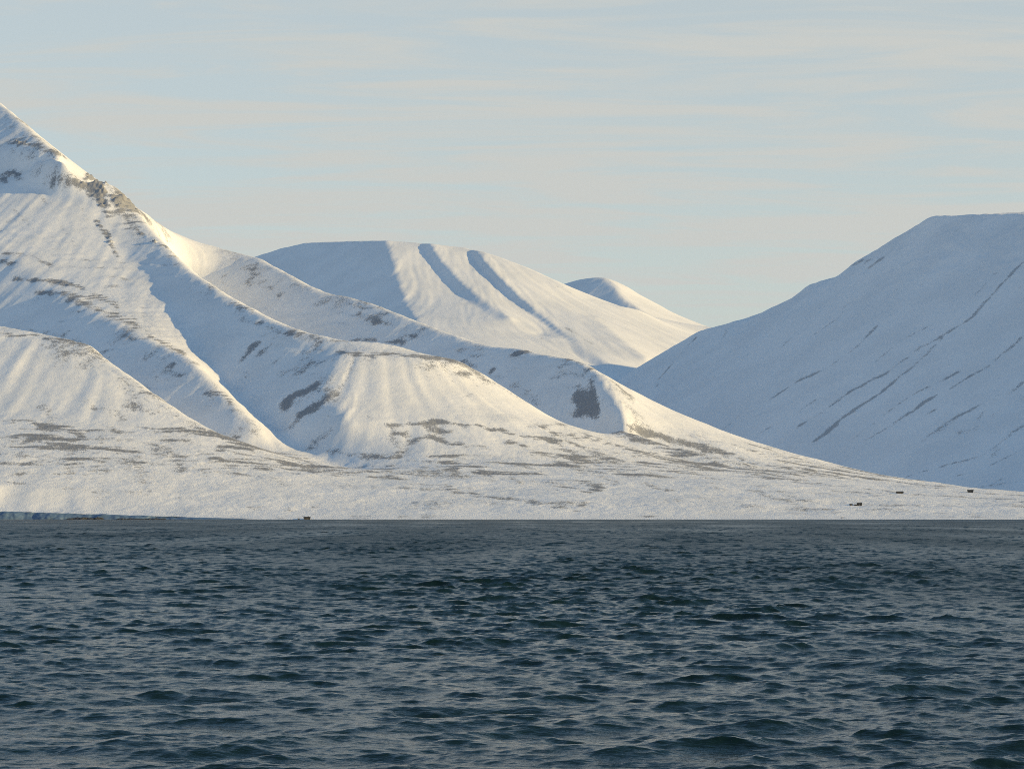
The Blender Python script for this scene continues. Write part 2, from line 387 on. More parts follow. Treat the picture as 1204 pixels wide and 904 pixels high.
# generally thin snow on the low ground, on rims and on scoured knolls
plain = sstep(170, 60, h1) * sstep(0.42, 0.15, sl1)
patch = fbm(X / 300, Y / 55, 4, 21)
base1 = 0.10 * plain + 0.26 * plain * patch + 0.06 + 0.10 * fbm(X / 150, Y / 200, 4, 33) + 0.05 * st1b * steep
apron = sstep(45, 80, h1) * sstep(200, 140, h1) * sstep(0.42, 0.25, sl1) * sstep(3000, 3150, Y)
base1 += apron * (0.09 + 0.42 * sstep(0.0, 0.75, fbm(X / 120, Y / 34, 4, 121)) + 0.10 * fbm(X / 22, Y / 14, 3, 123))
curv = h1 - blur(h1, 8)
base1 += 0.035 * np.clip(curv, -3, 5) + 0.22 * band * sstep(0.2, 0.9, -np.cos(2 * math.pi * ph)) + 0.16 * sstep(1.5, 3.0, st1) * steep
lay = h1 / 6.5 + 1.1 * fbm(X / 120, Y / 120, 3, 131)
strip = sstep(-0.35, 0.65, np.sin(2 * math.pi * lay))
gentle = sstep(0.55, 0.35, sl1)
rock1 = rock1 * (1 - gentle * (0.42 - 0.52 * strip))
strata = sstep(-0.5, 0.5, np.sin(2 * math.pi * (h1 / 13.0 + 0.5 * fbm(X / 90, Y / 90, 3, 141))))
high = sstep(480, 560, h1)
rock1 = rock1 * (1 - high * (0.30 - 0.36 * strata))
base1 += 0.28 * apron * strip * sstep(-0.2, 0.5, fbm(X / 160, Y / 60, 3, 135))
rock1 = np.clip(np.maximum(rock1, base1), 0, 1) * sstep(2995, 3010, Y)
# cliffs stand proud and broken where the rock is strongest
cl = sstep(0.6, 0.8, rock1) * sstep(330, 520, h1)
h1 = h1 + cl * (13 * np.abs(fbm(X / 26, Y / 26, 4, 51)) - 4.0 + 7 * fbm(X / 60, Y / 60, 3, 57) + 4.0 * strata)

def polar(umin, umax, du, Ys):
    uu = np.arange(umin, umax, du)
    U, YY = np.meshgrid((uu - 602.0) / F, Ys)
    return U * YY, YY

Ysm = np.concatenate([np.arange(2950, 3100, 3.0), np.arange(3100, 5200, 4.0), np.arange(5200, 5900, 8.0), np.arange(5900, 6690, 30.0)])
XX, YY = polar(-330, 1420, 1.25, Ysm)
def bic(G, a, x, y):
    return G.sample(a, x, y)
Z = bic(G1f, h1, XX, YY)
R = bic(G1f, rock1, XX, YY); ST = bic(G1f, st1, XX, YY)
SL = bic(G1f, sl1, XX, YY)
far = sstep(2998, 3040, YY)
Z = Z + far * (0.34 * fbm(XX / 12, YY / 8, 3, 71) * (1 - 0.5 * sstep(0.25, 0.5, SL)) + 0.35 * R * fbm(XX / 6, YY / 6, 2, 77))
gyv = np.zeros_like(Z)
# split the one continuous surface into the landforms it is made of
fx, fy = XX[:-1, :-1], YY[:-1, :-1]
def side(line):                       # positive on the right of a plan polyline (by distance to nearest segment)
    P = np.array(line)[:, :2]
    best = np.full(fx.shape, 1e18); sgn = np.zeros(fx.shape)
    for a, b in zip(P[:-1], P[1:]):
        d = b - a; L = (d ** 2).sum()
        t = np.clip(((fx - a[0]) * d[0] + (fy - a[1]) * d[1]) / L, 0, 1)
        dd = (fx - a[0] - t * d[0]) ** 2 + (fy - a[1] - t * d[1]) ** 2
        s = (fx - a[0]) * d[1] - (fy - a[1]) * d[0]
        m = dd < best; best[m] = dd[m]; sgn[m] = s[m]
    return sgn
dU = np.stack([np.gradient(XX, axis=1), np.gradient(YY, axis=1), np.gradient(Z, axis=1)], -1)
dV = np.stack([np.gradient(XX, axis=0), np.gradient(YY, axis=0), np.gradient(Z, axis=0)], -1)
NRM = np.cross(dU, dV); NRM /= np.linalg.norm(NRM, axis=-1, keepdims=True)
def P_(*pts): return np.array(A(*pts))
foot = np.array([(-2400, 3580)] + [p[:2] for p in A((-200, 495, 3560), (0, 488, 3540), (70, 488, 3530), (140, 500, 3490), (200, 512, 3440), (250, 527, 3400), (345, 546, 3370),
        (380, 530, 3560), (406, 496, 3630), (450, 492, 3660), (520, 487, 3685), (600, 492, 3720), (680, 515, 3700), (738, 504, 3790), (800, 525, 3780), (880, 545, 3750))] + [(450, 9000), (2500, 9000)])
gul = P_((335, 517, 3694), (292, 480, 3855), (255, 440, 4030), (225, 397, 4225), (190, 348, 4480), (150, 302, 4730), (110, 262, 4920), (150, 240, 5060), (200, 262, 5480))
vab = np.array([(350, 3800), (220, 3870), (105, 3975), (-10, 4105), (-140, 4260), (-260, 4420), (-380, 4580), (-470, 4740), (-560, 4900), (-640, 5010), (-690, 5160), (-760, 5480)], float)
hol = np.array([(-2400, 4800), (-1700, 4600), (-1400, 4450), (-1150, 4300), (-900, 4090), (-760, 3960), (-650, 3840), (-560, 3740), (-470, 3640), (-400, 3540), (-370, 3420)], float)
wob = 10 * fbm(fx / 60, fy / 60, 3, 81)
isplain = (fy + wob < np.interp(fx, foot[:, 0], foot[:, 1])) | (fx > 450)
ishill = ~isplain & (fy + wob < np.interp(fx, hol[:, 0], hol[:, 1])) & (fx < -370)
right_g = fx + wob > np.interp(fy, gul[:, 1], gul[:, 0]); right_v = fx + wob > np.interp(fy, vab[::1, 1], vab[::1, 0])
rest = ~isplain & ~ishill
parts_ = [('coastal_plain', 'gently sloping snow plain speckled with bare ground along the waterline', 'plain', isplain),
          ('foothill', 'low sunlit snow hill with a dark wind swept rim, nearest the shore', 'hill', ishill),
          ('mountain', 'tall snow mountain with rocky summit cliffs rising highest above the bay', 'mountain', rest & ~right_g),
          ('mountain_spur', 'snow spur ending in a sunlit flat topped mound above the plain', 'mountain spur', rest & right_g & ~right_v),
          ('mountain_ridge', 'long snow ridge with a square dark scree patch near its end', 'mountain ridge', rest & right_g & right_v)]
for nm, lab, cat, keep in parts_:
    tag(mesh_grid(nm, XX, YY, Z, SNOW_NEAR, dict(rock=R, streak=ST), keep=keep, normals=NRM), lab, cat, kind='structure')

def ground_z(x, y):
    j = np.argmin(np.abs(YY[:, 0] - y)); i = np.argmin(np.abs(XX[j] - x))
    return float(Z[j, i])

# ------------------------------------------------------------------ the farther mountains
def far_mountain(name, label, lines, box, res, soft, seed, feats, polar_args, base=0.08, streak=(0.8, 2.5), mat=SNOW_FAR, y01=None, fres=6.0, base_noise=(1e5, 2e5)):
    G = Grid(*box, res)
    H = G.solve(lines)
    Gf, h, st, st2, sl = refine(G, H, fres, soft, seed, 1)
    sp_ = sstep(0.15, 0.4, sl)
    h = h + sp_ * (streak[0] * st + streak[1] * st2)
    rk = bake(Gf, h, feats, *y01, thin=0.8) if feats else np.zeros_like(h)
    rk = np.maximum(rk, base + 0.08 * fbm(Gf.X / 300, Gf.Y / 300, 3, seed) + 0.36 * sstep(1.3, 2.7, st) * sp_)
    h = h + 2.0 * fbm(Gf.X / 40, Gf.Y / 40, 3, seed + 9) * sstep(base_noise[0], base_noise[1], h)
    um, uM, du, ys = polar_args
    x, y = polar(um, uM, du, ys)
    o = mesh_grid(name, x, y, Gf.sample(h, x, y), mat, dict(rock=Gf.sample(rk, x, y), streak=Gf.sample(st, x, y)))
    return tag(o, label, 'mountain', kind='structure')

shade_feats = [
    ([(1204, 308), (1165, 348), (1143, 373)], 1.6, .75), ([(1143, 374), (1120, 388), (1085, 408), (1040, 440), (1000, 460)], 1.6, .62), ([(1000, 460), (965, 486), (938, 503)], 1.8, .65),
    ([(1108, 398), (1080, 425), (1050, 450)], 1.2, .62), ([(1050, 450), (1030, 467), (1000, 485), (956, 520)], 1.8, .72), ([(985, 500), (960, 517)], 3, .5),
    ([(1090, 385), (1060, 400), (1030, 425)], 1, .55), ([(1032, 382), (1005, 410), (970, 435), (940, 447), (905, 470)], 1.1, .68),
    ([(1204, 395), (1170, 425), (1130, 450), (1100, 465), (1080, 478)], 1.6, .75), ([(1080, 478), (1040, 505), (1015, 520)], 1.9, .72), ([(1130, 437), (1080, 460), (1050, 480), (1003, 516)], 1.1, .66),
    ([(1200, 340), (1170, 320), (1150, 345), (1120, 365)], .9, .5), ([(1204, 450), (1186, 462), (1150, 478), (1110, 498), (1082, 520)], 1.6, .62), ([(1160, 480), (1150, 500), (1120, 512)], 6, .42), ([(1130, 490), (1100, 512)], 6, .42),
    ([(1100, 482), (1090, 488)], 2, .55), ([(1204, 500), (1180, 518), (1155, 535), (1130, 545)], 1.3, .55), ([(1175, 525), (1165, 540)], 5, .48), ([(1204, 528), (1160, 550), (1115, 562)], 1.1, .6), ([(1150, 537), (1100, 550), (1060, 562)], 1.0, .6), ([(1180, 560), (1165, 570), (1190, 575)], 1.6, .55), ([(1204, 565), (1140, 575)], 1.2, .5),
    ([(888, 383), (884, 405)], .8, .6), ([(855, 385), (850, 400)], 1.2, .55), ([(990, 310), (1040, 304), (1020, 315)], 2.2, .6), ([(950, 332), (960, 330)], 2, .75), ([(1000, 312), (1010, 310)], 1.6, .7),
    ([(1110, 270), (1075, 305)], .7, .5), ([(1130, 285), (1105, 310)], .8, .55), ([(1090, 328), (1078, 340)], .8, .5), ([(995, 358), (990, 364)], 1, .5), ([(935, 392), (925, 402), (905, 425)], .8, .5), ([(1000, 352), (985, 375), (955, 395)], .7, .45),
    ([(820, 395), (775, 445), (772, 458)], 1.2, .6), ([(840, 430), (810, 452), (770, 475)], .9, .5), ([(860, 420), (830, 445)], .8, .45), ([(960, 470), (930, 490), (880, 515)], .9, .5), ([(880, 480), (850, 505)], 1.0, .5), ([(845, 490), (835, 500)], 4, .38),
    ([(1095, 254), (1150, 252), (1204, 252)], .8, .5),
]
far_mountain('shadowed_mountain', 'smooth flat topped mountain lying wholly in blue shade across the valley', [
    A((1480, 235, 5100), (1330, 246, 5419), (1204, 251, 5716), (1140, 252, 5890), (1095, 253, 6000), (1040, 288, 6100), (1000, 311, 6170), (998, 316.5, 6172), (990, 325, 6185), (970, 329.5, 6212), (955, 331.5, 6232), (949, 334, 6240), (944, 340, 6250), (930, 351, 6280),
      (905, 362, 6340), (885, 375, 6400), (850, 381, 6530), (820, 389, 6650), (770, 420, 6800), (735, 441, 6900), (700, 462, 6980), (640, 500, 7050)),
    A((1480, 590, 3950), (1330, 588, 4080), (1204, 586, 4250), (1100, 580, 4470), (1000, 570, 4720), (900, 548, 5000), (830, 522, 5300), (770, 490, 5800), (720, 475, 6400), (640, 510, 6800)),
    [(2700., 3700., 0.), (1400., 3800., 0.), (700., 4400., 20.), (300., 5200., 120.), (100., 6300., 200.)],
    A((1480, 228, 6500), (1204, 249, 6700), (1110, 252.5, 6700)),
    [(2700., 8200., 500.), (1000., 7900., 400.), (300., 7600., 380.)],
], (-100, 2700, 3700, 8200), 9.0, 8.0, 31, shade_feats, (660, 1480, 1.25, np.concatenate([np.arange(3750, 6500, 5.0), np.arange(6500, 7100, 8.0), np.arange(7100, 8200, 40.0)])), base=0.05, streak=(0.5, 0.8), y01=(3900, 7300), fres=5.0, base_noise=(480, 640))

plateau_lines = [
    A((120, 340, 10000), (250, 318, 9650), (305, 300, 9420), (330, 292, 9370), (360, 285, 9300), (410, 283, 9100), (455, 282.5, 8900), (480, 284, 8900), (490, 285, 8890), (505, 286, 8822), (530, 289, 8822), (545, 290.5, 8815),
      (558, 293, 8740), (572, 297, 8700), (620, 314, 8600), (660, 333, 8480), (690, 351, 8400), (712, 357.5, 8380), (747, 363, 8400), (780, 378, 8450), (815, 393, 8500), (870, 420, 8550), (940, 450, 8600)),
    A((455, 282.5, 8900), (470, 333, 8410), (480, 362, 8120), (500, 390, 7650), (520, 410, 7300)),
    A((493, 285.5, 8885), (511, 317, 8590), (536, 345, 8320), (560, 361, 8110), (584, 376, 7880)),
    A((505, 286, 8822), (522, 310, 8595), (548, 336, 8345), (575, 358, 8110), (600, 373, 7900)),
    A((549, 291, 8815), (563, 315, 8580), (590, 343, 8310), (619, 366, 8100), (648, 386, 7880), (672, 402, 7680)),
    A((558, 293, 8740), (576, 315, 8512), (602, 340, 8280), (632, 368, 8045), (690, 411, 7570), (730, 436, 7300)),
    A((700, 372, 8090), (730, 400, 7760), (760, 420, 7550)),
    A((632, 394, 7800), (650, 398, 7700), (668, 412, 7560), (700, 432, 7380)),
    A((480, 430, 6900), (560, 412, 7050), (640, 420, 7250), (700, 440, 7220), (735, 449, 7200), (790, 450, 7350), (860, 460, 7700)),
    [(-1500., 6600., 250.), (300., 6600., 300.), (1400., 6900., 330.)],
    A((120, 400, 9000), (300, 395, 8560), (400, 402, 8130), (450, 405, 7900)),
    [(-2200., 11500., 800.), (200., 11500., 900.), (1500., 11500., 600.)],
]
far_mountain('plateau_mountain', 'distant flat topped snow mountain with sunlit ribs between shaded gullies', plateau_lines, (-2200, 1500, 6600, 11500), 12.0, 8.0, 41,
    [([(640, 330), (680, 350)], 2, .32), ([(340, 287), (455, 284)], .8, .4), ([(600, 412), (640, 396)], 1, .4), ([(665, 385), (720, 420)], 1, .42), ([(690, 410), (740, 440)], 1, .4), ([(560, 295), (572, 298)], 1, .4)],
    (180, 900, 1.25, np.concatenate([np.arange(6650, 9000, 6.0), np.arange(9000, 9900, 14.0), np.arange(9900, 11500, 60.0)])), base=0.04, streak=(0.5, 0.8), y01=(6700, 9950))
far_mountain('distant_mountain', 'farthest rounded snow summit with one shaded hollow behind the flat topped mountain', [
    A((560, 370, 12100), (630, 345, 11800), (668, 332, 11620), (686, 327, 11560), (705, 325, 11500), (720, 328, 11480), (735, 335, 11450), (750, 345, 11420), (775, 358, 11420), (800, 375, 11500), (820, 388, 11600), (860, 410, 11700), (940, 440, 11800)),
    A((708, 325, 11490), (724, 336, 11300), (732, 350, 11125), (748, 361, 10950), (780, 385, 10700), (800, 400, 10550)),
    A((640, 360, 11300), (690, 372, 11050), (730, 385, 10700), (760, 400, 10500)),
    [(0., 13500., 900.), (1500., 13500., 700.)], [(0., 10100., 500.), (1500., 10100., 500.)],
], (-300, 1600, 10100, 13500), 20.0, 14.0, 61, [], (560, 900, 1.25, np.concatenate([np.arange(10200, 11900, 10.0), np.arange(11900, 13400, 60.0)])), base=0.06, streak=(0.4, 1.0))

# ------------------------------------------------------------------ the sea
def sea():
    r = [8.0]
    while r[-1] < 3080.0:
        k = r[-1]
        r.append(k + (1.5 if k < 45 else 0.00155 * k))
    r = np.array(r)
    fine = np.arange(-15.2, 15.2, 25.0 / 900)
    side_ = np.concatenate([15.2 + 44 * (np.linspace(0, 1, 40)[1:] ** 1.6)])
    th = np.radians(np.concatenate([-side_[::-1], fine, side_]))
    T, Rr = np.meshgrid(th, r)
    x, y = (Rr * np.sin(T)).astype(np.float32), (Rr * np.cos(T)).astype(np.float32)
    dth = np.gradient(th)
    step = np.maximum(np.gradient(r)[:, None], Rr * dth[None, :] * 0.8).astype(np.float32)
    kept = np.zeros_like(x); z = np.zeros_like(x); ox = np.zeros_like(x); oy = np.zeros_like(x)
    mss = 0.082
    def tile(L, n, l0, l1, part, seed, spread):
        k1 = 2 * math.pi * np.fft.fftfreq(n, L / n)
        KX, KY = np.meshgrid(k1, k1); K = np.hypot(KX, KY); K[0, 0] = 1
        lam = 2 * math.pi / K
        S = K ** -4.0 * np.exp(-(lam / 6.5) ** 2)
        S *= sstep(l0 * 0.8, l0 * 1.15, lam) * (1 - sstep(l1 * 0.87, l1 * 1.25, lam))
        c = (KX * math.cos(WIND) + KY * math.sin(WIND)) / K
        S *= np.where(c > 0, np.abs(c) ** spread, 0.02 * np.abs(c) ** 2); S[0, 0] = 0
        g = np.random.default_rng(seed)
        Hh = np.sqrt(S) * (g.normal(size=K.shape) + 1j * g.normal(size=K.shape))
        h = np.fft.ifft2(Hh)
        dx = np.fft.ifft2(1j * KX / K * Hh).real; dy = np.fft.ifft2(1j * KY / K * Hh).real
        sl = (np.abs(np.fft.ifft2(1j * KX * Hh).real) ** 2 + np.fft.ifft2(1j * KY * Hh).real ** 2).mean()
        f = math.sqrt(mss * part / sl)
        return (h.real * f).astype(np.float32), (dx * f).astype(np.float32), (dy * f).astype(np.float32)
    WIND = -math.pi / 2 + 0.22
    for (L, n, l0, l1, part, rot, spread) in ((37.0, 512, 0.22, 0.55, 0.27, 0.3, 2.0), (83.0, 512, 0.55, 1.4, 0.34, -0.25, 3.0), (173.0, 512, 1.4, 3.2, 0.26, 0.15, 4.0), (401.0, 512, 3.2, 9.0, 0.13, 0.0, 5.0)):
        ca, sa = math.cos(rot), math.sin(rot)
        th_, tx, ty = tile(L, n, l0, l1, part, int(L), spread)
        U_ = ((ca * x + sa * y) / L * n).astype(np.float32); V_ = ((-sa * x + ca * y) / L * n).astype(np.float32)
        iu, iv = np.floor(U_).astype(np.int32), np.floor(V_).astype(np.int32); fu, fv = U_ - iu, V_ - iv
        i0, i1, j0, j1 = iu % n, (iu + 1) % n, iv % n, (iv + 1) % n
        def smp(t): return (t[j0, i0] * (1 - fu) + t[j0, i1] * fu) * (1 - fv) + (t[j1, i0] * (1 - fu) + t[j1, i1] * fu) * fv
        f = np.clip(math.sqrt(l0 * l1) / step * (0.8 if l0 < 1 else 1.1) - (0.5 if l0 < 1 else 0.3), 0, 1)
        kept += mss * part * f * f
        z += f * smp(th_)
        gx_, gy_ = smp(tx) * f, smp(ty) * f
        ox += 1.15 * (ca * gx_ - sa * gy_); oy += 1.15 * (sa * gx_ + ca * gy_)
    # gusts: patches where the chop is higher
    gust = (1.0 + 0.42 * fbm(x / 45.0, y / 120.0, 3, 5)).astype(np.float32)
    z *= gust; ox *= gust; oy *= gust
    patchy = np.clip(1 + 0.9 * fbm(x / 38.0, y / 330.0, 4, 15), 0.25, 2.5)
    rough = np.clip(0.5 * (np.clip(mss - kept, 0, 1) * 0.95 * patchy + 0.0007), 0, 1) ** 0.25
    return mesh_grid('sea', x + ox, y + oy, z, WATER, dict(chop=rough))
tag(sea(), 'dark teal choppy sea filling the foreground up to the snowy shore', 'sea', kind='structure')

# ------------------------------------------------------------------ shore bank with its shade painted on
def painted_shade_bank():
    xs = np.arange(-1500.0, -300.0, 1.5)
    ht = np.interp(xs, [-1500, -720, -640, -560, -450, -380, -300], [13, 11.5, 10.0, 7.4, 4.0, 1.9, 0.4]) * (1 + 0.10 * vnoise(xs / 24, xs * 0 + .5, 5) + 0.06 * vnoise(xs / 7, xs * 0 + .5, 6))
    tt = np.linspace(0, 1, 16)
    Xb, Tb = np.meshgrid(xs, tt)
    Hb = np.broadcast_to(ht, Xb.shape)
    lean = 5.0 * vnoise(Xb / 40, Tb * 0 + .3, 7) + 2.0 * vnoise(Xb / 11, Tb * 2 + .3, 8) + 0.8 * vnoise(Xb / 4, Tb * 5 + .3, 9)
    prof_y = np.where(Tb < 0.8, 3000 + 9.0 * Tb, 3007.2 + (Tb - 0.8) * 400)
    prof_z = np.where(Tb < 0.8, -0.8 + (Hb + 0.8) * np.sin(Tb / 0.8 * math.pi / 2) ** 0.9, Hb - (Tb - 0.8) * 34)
    m, t, b = new_mat('bank_shade_blue')
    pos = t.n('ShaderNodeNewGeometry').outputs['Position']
    t.nt.links.new(t.mix(t.ramp(t.noise(t.n('ShaderNodeMapping', i_Vector=pos, i_Scale=(0.25, 1, 1.4)).outputs[0], 0.5, 5.0, 0.65), 0.35, 0.65), (0.07, 0.13, 0.23, 1), (0.12, 0.19, 0.30, 1)), b.inputs['Base Color'])  # dark blue tones put the bluff's shade into the bank's colour
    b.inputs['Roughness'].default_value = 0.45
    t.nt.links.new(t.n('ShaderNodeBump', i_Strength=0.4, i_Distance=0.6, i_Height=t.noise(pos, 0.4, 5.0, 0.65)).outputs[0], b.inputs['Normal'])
    return mesh_grid('painted_shade_bank', Xb, prof_y + lean * (Tb < 0.8), prof_z, m)
tag(painted_shade_bank(), 'low bank with blue shade painted on, along the waterline at the far left', 'shore bank', kind='structure')

# ------------------------------------------------------------------ cabins and rocks on the shore
import bmesh
def plain_mat(name, col, rough=0.8, var=0.3):
    m, t, b = new_mat(name)
    pos = t.n('ShaderNodeNewGeometry').outputs['Position']
    n = t.noise(pos, 1.5, 4.0, 0.6)
    t.nt.links.new(t.mix(n, tuple(c * (1 - var) for c in col) + (1,), tuple(c * (1 + var) for c in col) + (1,)), b.inputs['Base Color'])
    b.inputs['Roughness'].default_value = rough
    return m
WOOD = plain_mat('weathered_dark_wood', (0.04, 0.04, 0.042)); FELT = plain_mat('roofing_felt', (0.03, 0.032, 0.035)); TRIM = plain_mat('faded_trim', (0.16, 0.15, 0.13)); GLASS = plain_mat('dark_glass', (0.02, 0.025, 0.03), 0.15); STONE = plain_mat('shore_rock', (0.045, 0.05, 0.06)); METAL = plain_mat('stove_pipe_metal', (0.08, 0.08, 0.085), 0.5)

def bm_box(bm, x0, x1, y0, y1, z0, z1):
    r = bmesh.ops.create_cube(bm, size=1.0)
    for v in r['verts']:
        v.co = ((x0 + x1) / 2 + v.co.x * (x1 - x0), (y0 + y1) / 2 + v.co.y * (y1 - y0), (z0 + z1) / 2 + v.co.z * (z1 - z0))
def bm_obj(name, bm, mat, parent=None):
    me = bpy.data.meshes.new(name); bm.to_mesh(me); bm.free(); me.materials.append(mat)
    o = bpy.data.objects.new(name, me); COL.objects.link(o); o.parent = parent
    return o
def gable(bm, x0, x1, y0, y1, z0, h, thick=0.0):
    """prism with its ridge along x"""
    ym = (y0 + y1) / 2
    vs = [bm.verts.new(c) for c in ((x0, y0, z0), (x0, y1, z0), (x0, ym, z0 + h), (x1, y0, z0), (x1, y1, z0), (x1, ym, z0 + h))]
    for f in ((0, 2, 1), (3, 4, 5), (0, 3, 5, 2), (1, 2, 5, 4), (0, 1, 4, 3)): bm.faces.new([vs[i] for i in f])
def cabin(label, u, v, L, W, H, RH, rz, leanto=0.0, chimney=True, windows=2):
    x, y = on_ground(G1f, h1, [u], [v], 2995, 3700)
    x, y = float(x[0]), float(y[0])
    r = bpy.data.objects.new('cabin', None); COL.objects.link(r)
    r.location = (x, y, ground_z(x, y) - 0.5); r.rotation_euler = (0, 0, rz)
    tag(r, label, 'cabin', 'cabins along the snowy shore')
    z0 = 0.7; H *= 0.85; RH *= 0.85
    bm = bmesh.new(); bm_box(bm, -L / 2 + .1, L / 2 - .1, -W / 2 + .1, W / 2 - .1, -1.0, z0); bm_obj('foundation', bm, STONE, r)
    bm = bmesh.new(); bm_box(bm, -L / 2, L / 2, -W / 2, W / 2, z0 - .05, z0 + H); gable(bm, -L / 2, L / 2, -W / 2, W / 2, z0 + H, RH)
    if leanto: bm_box(bm, -L / 2 - leanto, -L / 2, -W / 2 + .4, W / 2 - .4, z0 - .05, z0 + H * .55)
    bm_obj('wall', bm, WOOD, r)
    bm = bmesh.new(); t_ = .16
    for sg in (-1, 1):
        e = 0.45
        a0 = (sg * (W / 2 + e), z0 + H - RH * e / (W / 2) + .02); a1 = (0, z0 + H + RH + .02)
        vs = [bm.verts.new((xx, yy, zz)) for xx in (-L / 2 - .5, L / 2 + .5) for yy, zz in (a0, a1, (a1[0], a1[1] + t_), (a0[0], a0[1] + t_))]
        for f in ((0, 1, 2, 3), (7, 6, 5, 4), (0, 4, 5, 1), (1, 5, 6, 2), (2, 6, 7, 3), (3, 7, 4, 0)): bm.faces.new([vs[i] for i in f])
    bmesh.ops.recalc_face_normals(bm, faces=bm.faces)
    if leanto: bm_box(bm, -L / 2 - leanto - .3, -L / 2, -W / 2 + .1, W / 2 - .1, z0 + H * .55, z0 + H * .55 + .15)
    roof = bm_obj('roof', bm, FELT, r)
    if chimney:
        bm = bmesh.new(); bm_box(bm, L * .2, L * .2 + .6, .3, .9, z0 + H + RH * .4, z0 + H + RH + .9); bm_obj('chimney', bm, METAL, roof)
    bm = bmesh.new(); bm_box(bm, -L * .08, -L * .08 + 1.0, -W / 2 - .06, -W / 2 - .003, z0, z0 + 1.7); door = bm_obj('door', bm, TRIM, r)
    bm = bmesh.new(); bm_box(bm, -L * .08 + .8, -L * .08 + .9, -W / 2 - .14, -W / 2 - .06, z0 + .95, z0 + 1.05); bm_obj('handle', bm, METAL, door)
    for k in range(windows):
        xc = (-L * .32, L * .28, L * .4)[k]
        bm = bmesh.new()
        for b_ in ((xc - .6, xc + .6, z0 + .6, z0 + .7), (xc - .6, xc + .6, z0 + 1.5, z0 + 1.6), (xc - .6, xc - .5, z0 + .7, z0 + 1.5), (xc + .5, xc + .6, z0 + .7, z0 + 1.5)):
            bm_box(bm, b_[0], b_[1], -W / 2 - .08, -W / 2 - .003, b_[2], b_[3])
        wf = bm_obj('window', bm, TRIM, r)
        bm = bmesh.new(); bm_box(bm, xc - .499, xc + .499, -W / 2 - .04, -W / 2 - .004, z0 + .701, z0 + 1.499); bm_obj('pane', bm, GLASS, wf)
    return r
def shed(label, u, v, L, W, H):
    x, y = on_ground(G1f, h1, [u], [v], 2995, 3700)
    x, y = float(x[0]), float(y[0])
    r = bpy.data.objects.new('shed', None); COL.objects.link(r); r.location = (x, y, ground_z(x, y) - 0.4)
    tag(r, label, 'shed', 'sheds beside the shore cabins')
    bm = bmesh.new(); bm_box(bm, -L / 2, L / 2, -W / 2, W / 2, -.8, H); bm_obj('wall', bm, WOOD, r)
    bm = bmesh.new(); gable(bm, -L / 2 - .3, L / 2 + .3, -W / 2 - .3, W / 2 + .3, H + .003, .9); bmesh.ops.recalc_face_normals(bm, faces=bm.faces); bm_obj('roof', bm, FELT, r)
    bm = bmesh.new(); bm_box(bm, -.45, .45, -W / 2 - .06, -W / 2 - .003, .35, 2.0); bm_obj('door', bm, TRIM, r)
cabin('dark wooden cabin close to the waterline with a tiny shed on its left', 361, 610.6, 8.0, 5.5, 2.3, 1.7, 0.15)
shed('tiny dark shed left of the cabin close to the waterline', 351.2, 611.2, 2.0, 2.0, 1.4)
cabin('dark cabin with a low lean-to in the middle of the plain under the blue mountain', 1010.5, 594.2, 6.5, 5.5, 2.5, 1.6, -0.1, leanto=4.0)
shed('low dark shed left of the cabin with the lean-to', 1000.6, 594.2, 3.6, 2.6, 1.7)
cabin('long low dark cabin higher up the plain, upper left of the farthest right one', 1058, 580.2, 9.5, 5.5, 2.1, 1.1, 0.05, chimney=False)
cabin('dark cabin near the foot of the blue mountain, farthest right of all', 1141, 578.6, 8.5, 6.0, 2.2, 1.6, -0.2)
def outcrop(label, u0, u1, v, n, hgt):
    bm = bmesh.new(); rr = random.Random(int(u0))
    for k in range(n):
        u = u0 + (u1 - u0) * (k + .5 * rr.random()) / n
        x = (u - 602.0) / F * 3008; y = 2996 + rr.uniform(-2.5, 2.5)
        rx, ry, rz_ = rr.uniform(2.2, 5.0), rr.uniform(1.5, 3.0), hgt * rr.uniform(.5, 1.1)
        r = bmesh.ops.create_icosphere(bm, subdivisions=3, radius=1.0)
        ph = rr.uniform(0, 9)
        for vv in r['verts']:
            c = vv.co; f = 1 + .22 * math.sin(3.1 * c.x + ph) * math.cos(2.7 * c.y - ph) + .12 * math.sin(7 * c.z + 5 * c.x + ph) + .08 * math.sin(11 * c.y + ph)
            vv.co = (x + c.x * rx * f, y + c.y * ry * f, 0.2 + c.z * rz_ * f)
    o = bm_obj('rock_outcrop', bm, STONE)
    tag(o, label, 'rocks', 'dark rock outcrops at the waterline')
outcrop('solid dark line of low rocks at the foot of the shaded bluff, the left one', 83, 122, 611, 16, 2.6)
outcrop('thinner broken line of dark rocks at the waterline, the right one', 142, 198, 612, 16, 1.5)

# ------------------------------------------------------------------ light and sky
SUN_AZ, SUN_EL = 17.0, 10.5          # degrees right-and-towards-the-viewer of +X, elevation
az, el = math.radians(SUN_AZ), math.radians(SUN_EL)
sdir = np.array([math.cos(az) * math.cos(el), -math.sin(az) * math.cos(el), math.sin(el)])
sun = bpy.data.lights.new('sun', 'SUN'); sun.energy = 2.9; sun.angle = math.radians(0.5); sun.color = (1.0, 0.72, 0.31)
so = bpy.data.objects.new('sun', sun); COL.objects.link(so)
from mathutils import Vector
so.rotation_euler = Vector(sdir).to_track_quat('Z', 'Y').to_euler(); so.location = (800, -300, 400)

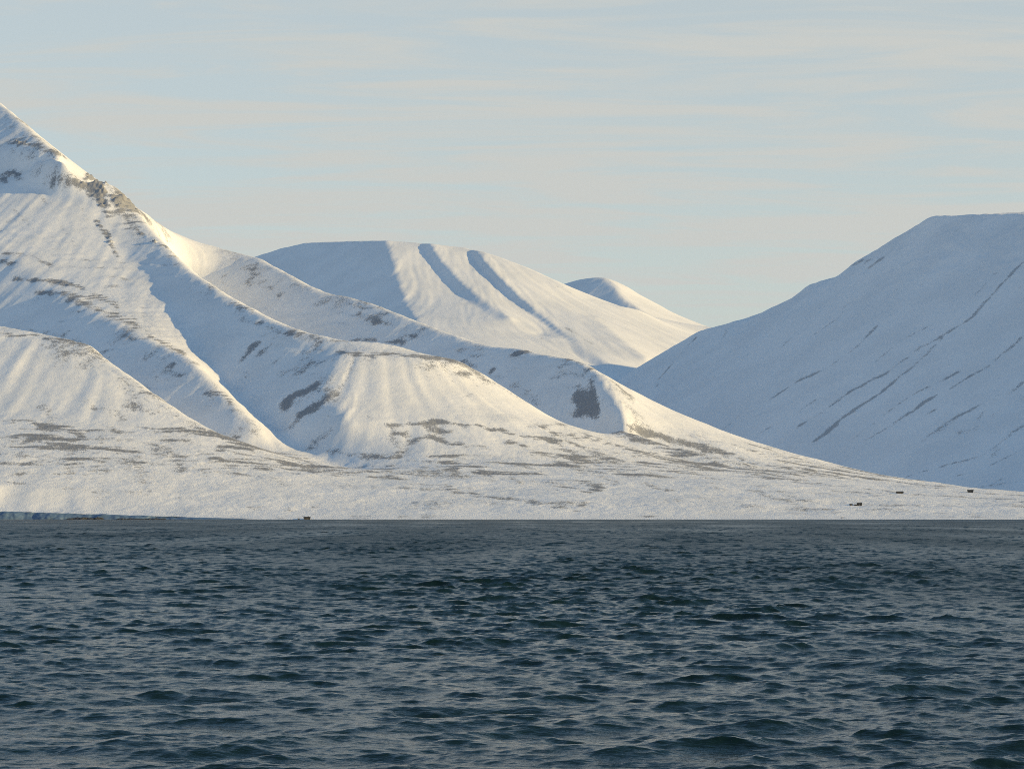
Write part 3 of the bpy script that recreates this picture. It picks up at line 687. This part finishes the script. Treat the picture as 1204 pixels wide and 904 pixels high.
w = bpy.data.worlds.new('World'); sc.world = w; w.use_nodes = True
t = NT(w.node_tree); bg = w.node_tree.nodes['Background']
sky = t.n('ShaderNodeTexSky', sky_type='NISHITA', sun_disc=False, sun_elevation=el, sun_rotation=math.pi / 2 + az, altitude=10.0, air_density=1.0, dust_density=0.6, ozone_density=1.3)
d = t.n('ShaderNodeTexCoord').outputs['Generated']
sx = t.n('ShaderNodeSeparateXYZ', i_0=d)
zc = t.math('MAXIMUM', sx.outputs[2], 0.0)
den = t.math('ADD', zc, 0.06)
cx, cy = t.math('DIVIDE', sx.outputs[0], den), t.math('DIVIDE', sx.outputs[1], den)
pv = t.n('ShaderNodeCombineXYZ', i_0=t.math('MULTIPLY', t.math('ADD', cx, t.math('MULTIPLY', cy, -0.12)), 0.34), i_1=cy).outputs[0]
c1 = t.noise(pv, 0.8, 7.0, 0.58, 0.9)
c2 = t.noise(t.n('ShaderNodeMapping', i_Vector=pv, i_Scale=(2.4, 2.4, 1.0), i_Rotation=(0, 0, 0.05)).outputs[0], 1.7, 6.0, 0.62, 1.2)
cl = t.math('ADD', t.math('MULTIPLY', c1, 0.5), t.math('MULTIPLY', c2, 0.5))
low = t.ramp(zc, 0.0, 0.30, 1.0, 0.0)
veil = t.math('ADD', t.ramp(cl, 0.43, 0.57, 0.72, 1.0), t.ramp(zc, 0.0, 0.16, 0.22, 0.0), True)
veil = t.math('MULTIPLY', veil, t.ramp(zc, 0.20, 0.46, 1.0, 0.0))
skys = t.n('ShaderNodeVectorMath', operation='MULTIPLY', i_0=sky.outputs[0], i_1=(0.82, 1.04, 1.14)).outputs[0]
col = t.mix(veil, skys, (3.08, 3.18, 3.06, 1))
t.nt.links.new(col, bg.inputs['Color']); bg.inputs['Strength'].default_value = 0.1

# ------------------------------------------------------------------ thin arctic air
bm = bmesh.new(); bm_box(bm, -7000, 7000, -400, 14000, -10, 1420)
hm = bpy.data.materials.new('thin_air'); hm.use_nodes = True
hn = hm.node_tree; hn.nodes.remove(hn.nodes['Principled BSDF'])
pvn = hn.nodes.new('ShaderNodeVolumePrincipled'); pvn.inputs['Color'].default_value = (0.85, 0.9, 0.95, 1); pvn.inputs['Density'].default_value = 5e-6; pvn.inputs['Anisotropy'].default_value = 0.2
hn.links.new(pvn.outputs[0], hn.nodes['Material Output'].inputs['Volume'])
tag(bm_obj('haze', bm, hm), 'faint cold haze softening the farthest mountains', 'haze', kind='stuff')

# ------------------------------------------------------------------ camera object and view
cd = bpy.data.cameras.new('camera'); cam = bpy.data.objects.new('camera', cd); COL.objects.link(cam)
cam.location = (0, 0, CAM_H); cam.rotation_euler = (math.pi / 2 + PITCH, 0, 0)
cd.sensor_fit = 'HORIZONTAL'; cd.sensor_width = 36.0; cd.lens = 36.0 * F / 1204.0
cd.clip_start = 0.5; cd.clip_end = 60000
sc.camera = cam
sc.view_settings.view_transform = 'Standard'; sc.view_settings.look = 'None'; sc.view_settings.exposure = 0.94; sc.view_settings.gamma = 1
sc.render.engine = 'CYCLES'
sc.cycles.use_denoising = False
sc.cycles.pixel_filter_type = 'BLACKMAN_HARRIS'; sc.cycles.filter_width = 0.95
sc.cycles.max_bounces = 6
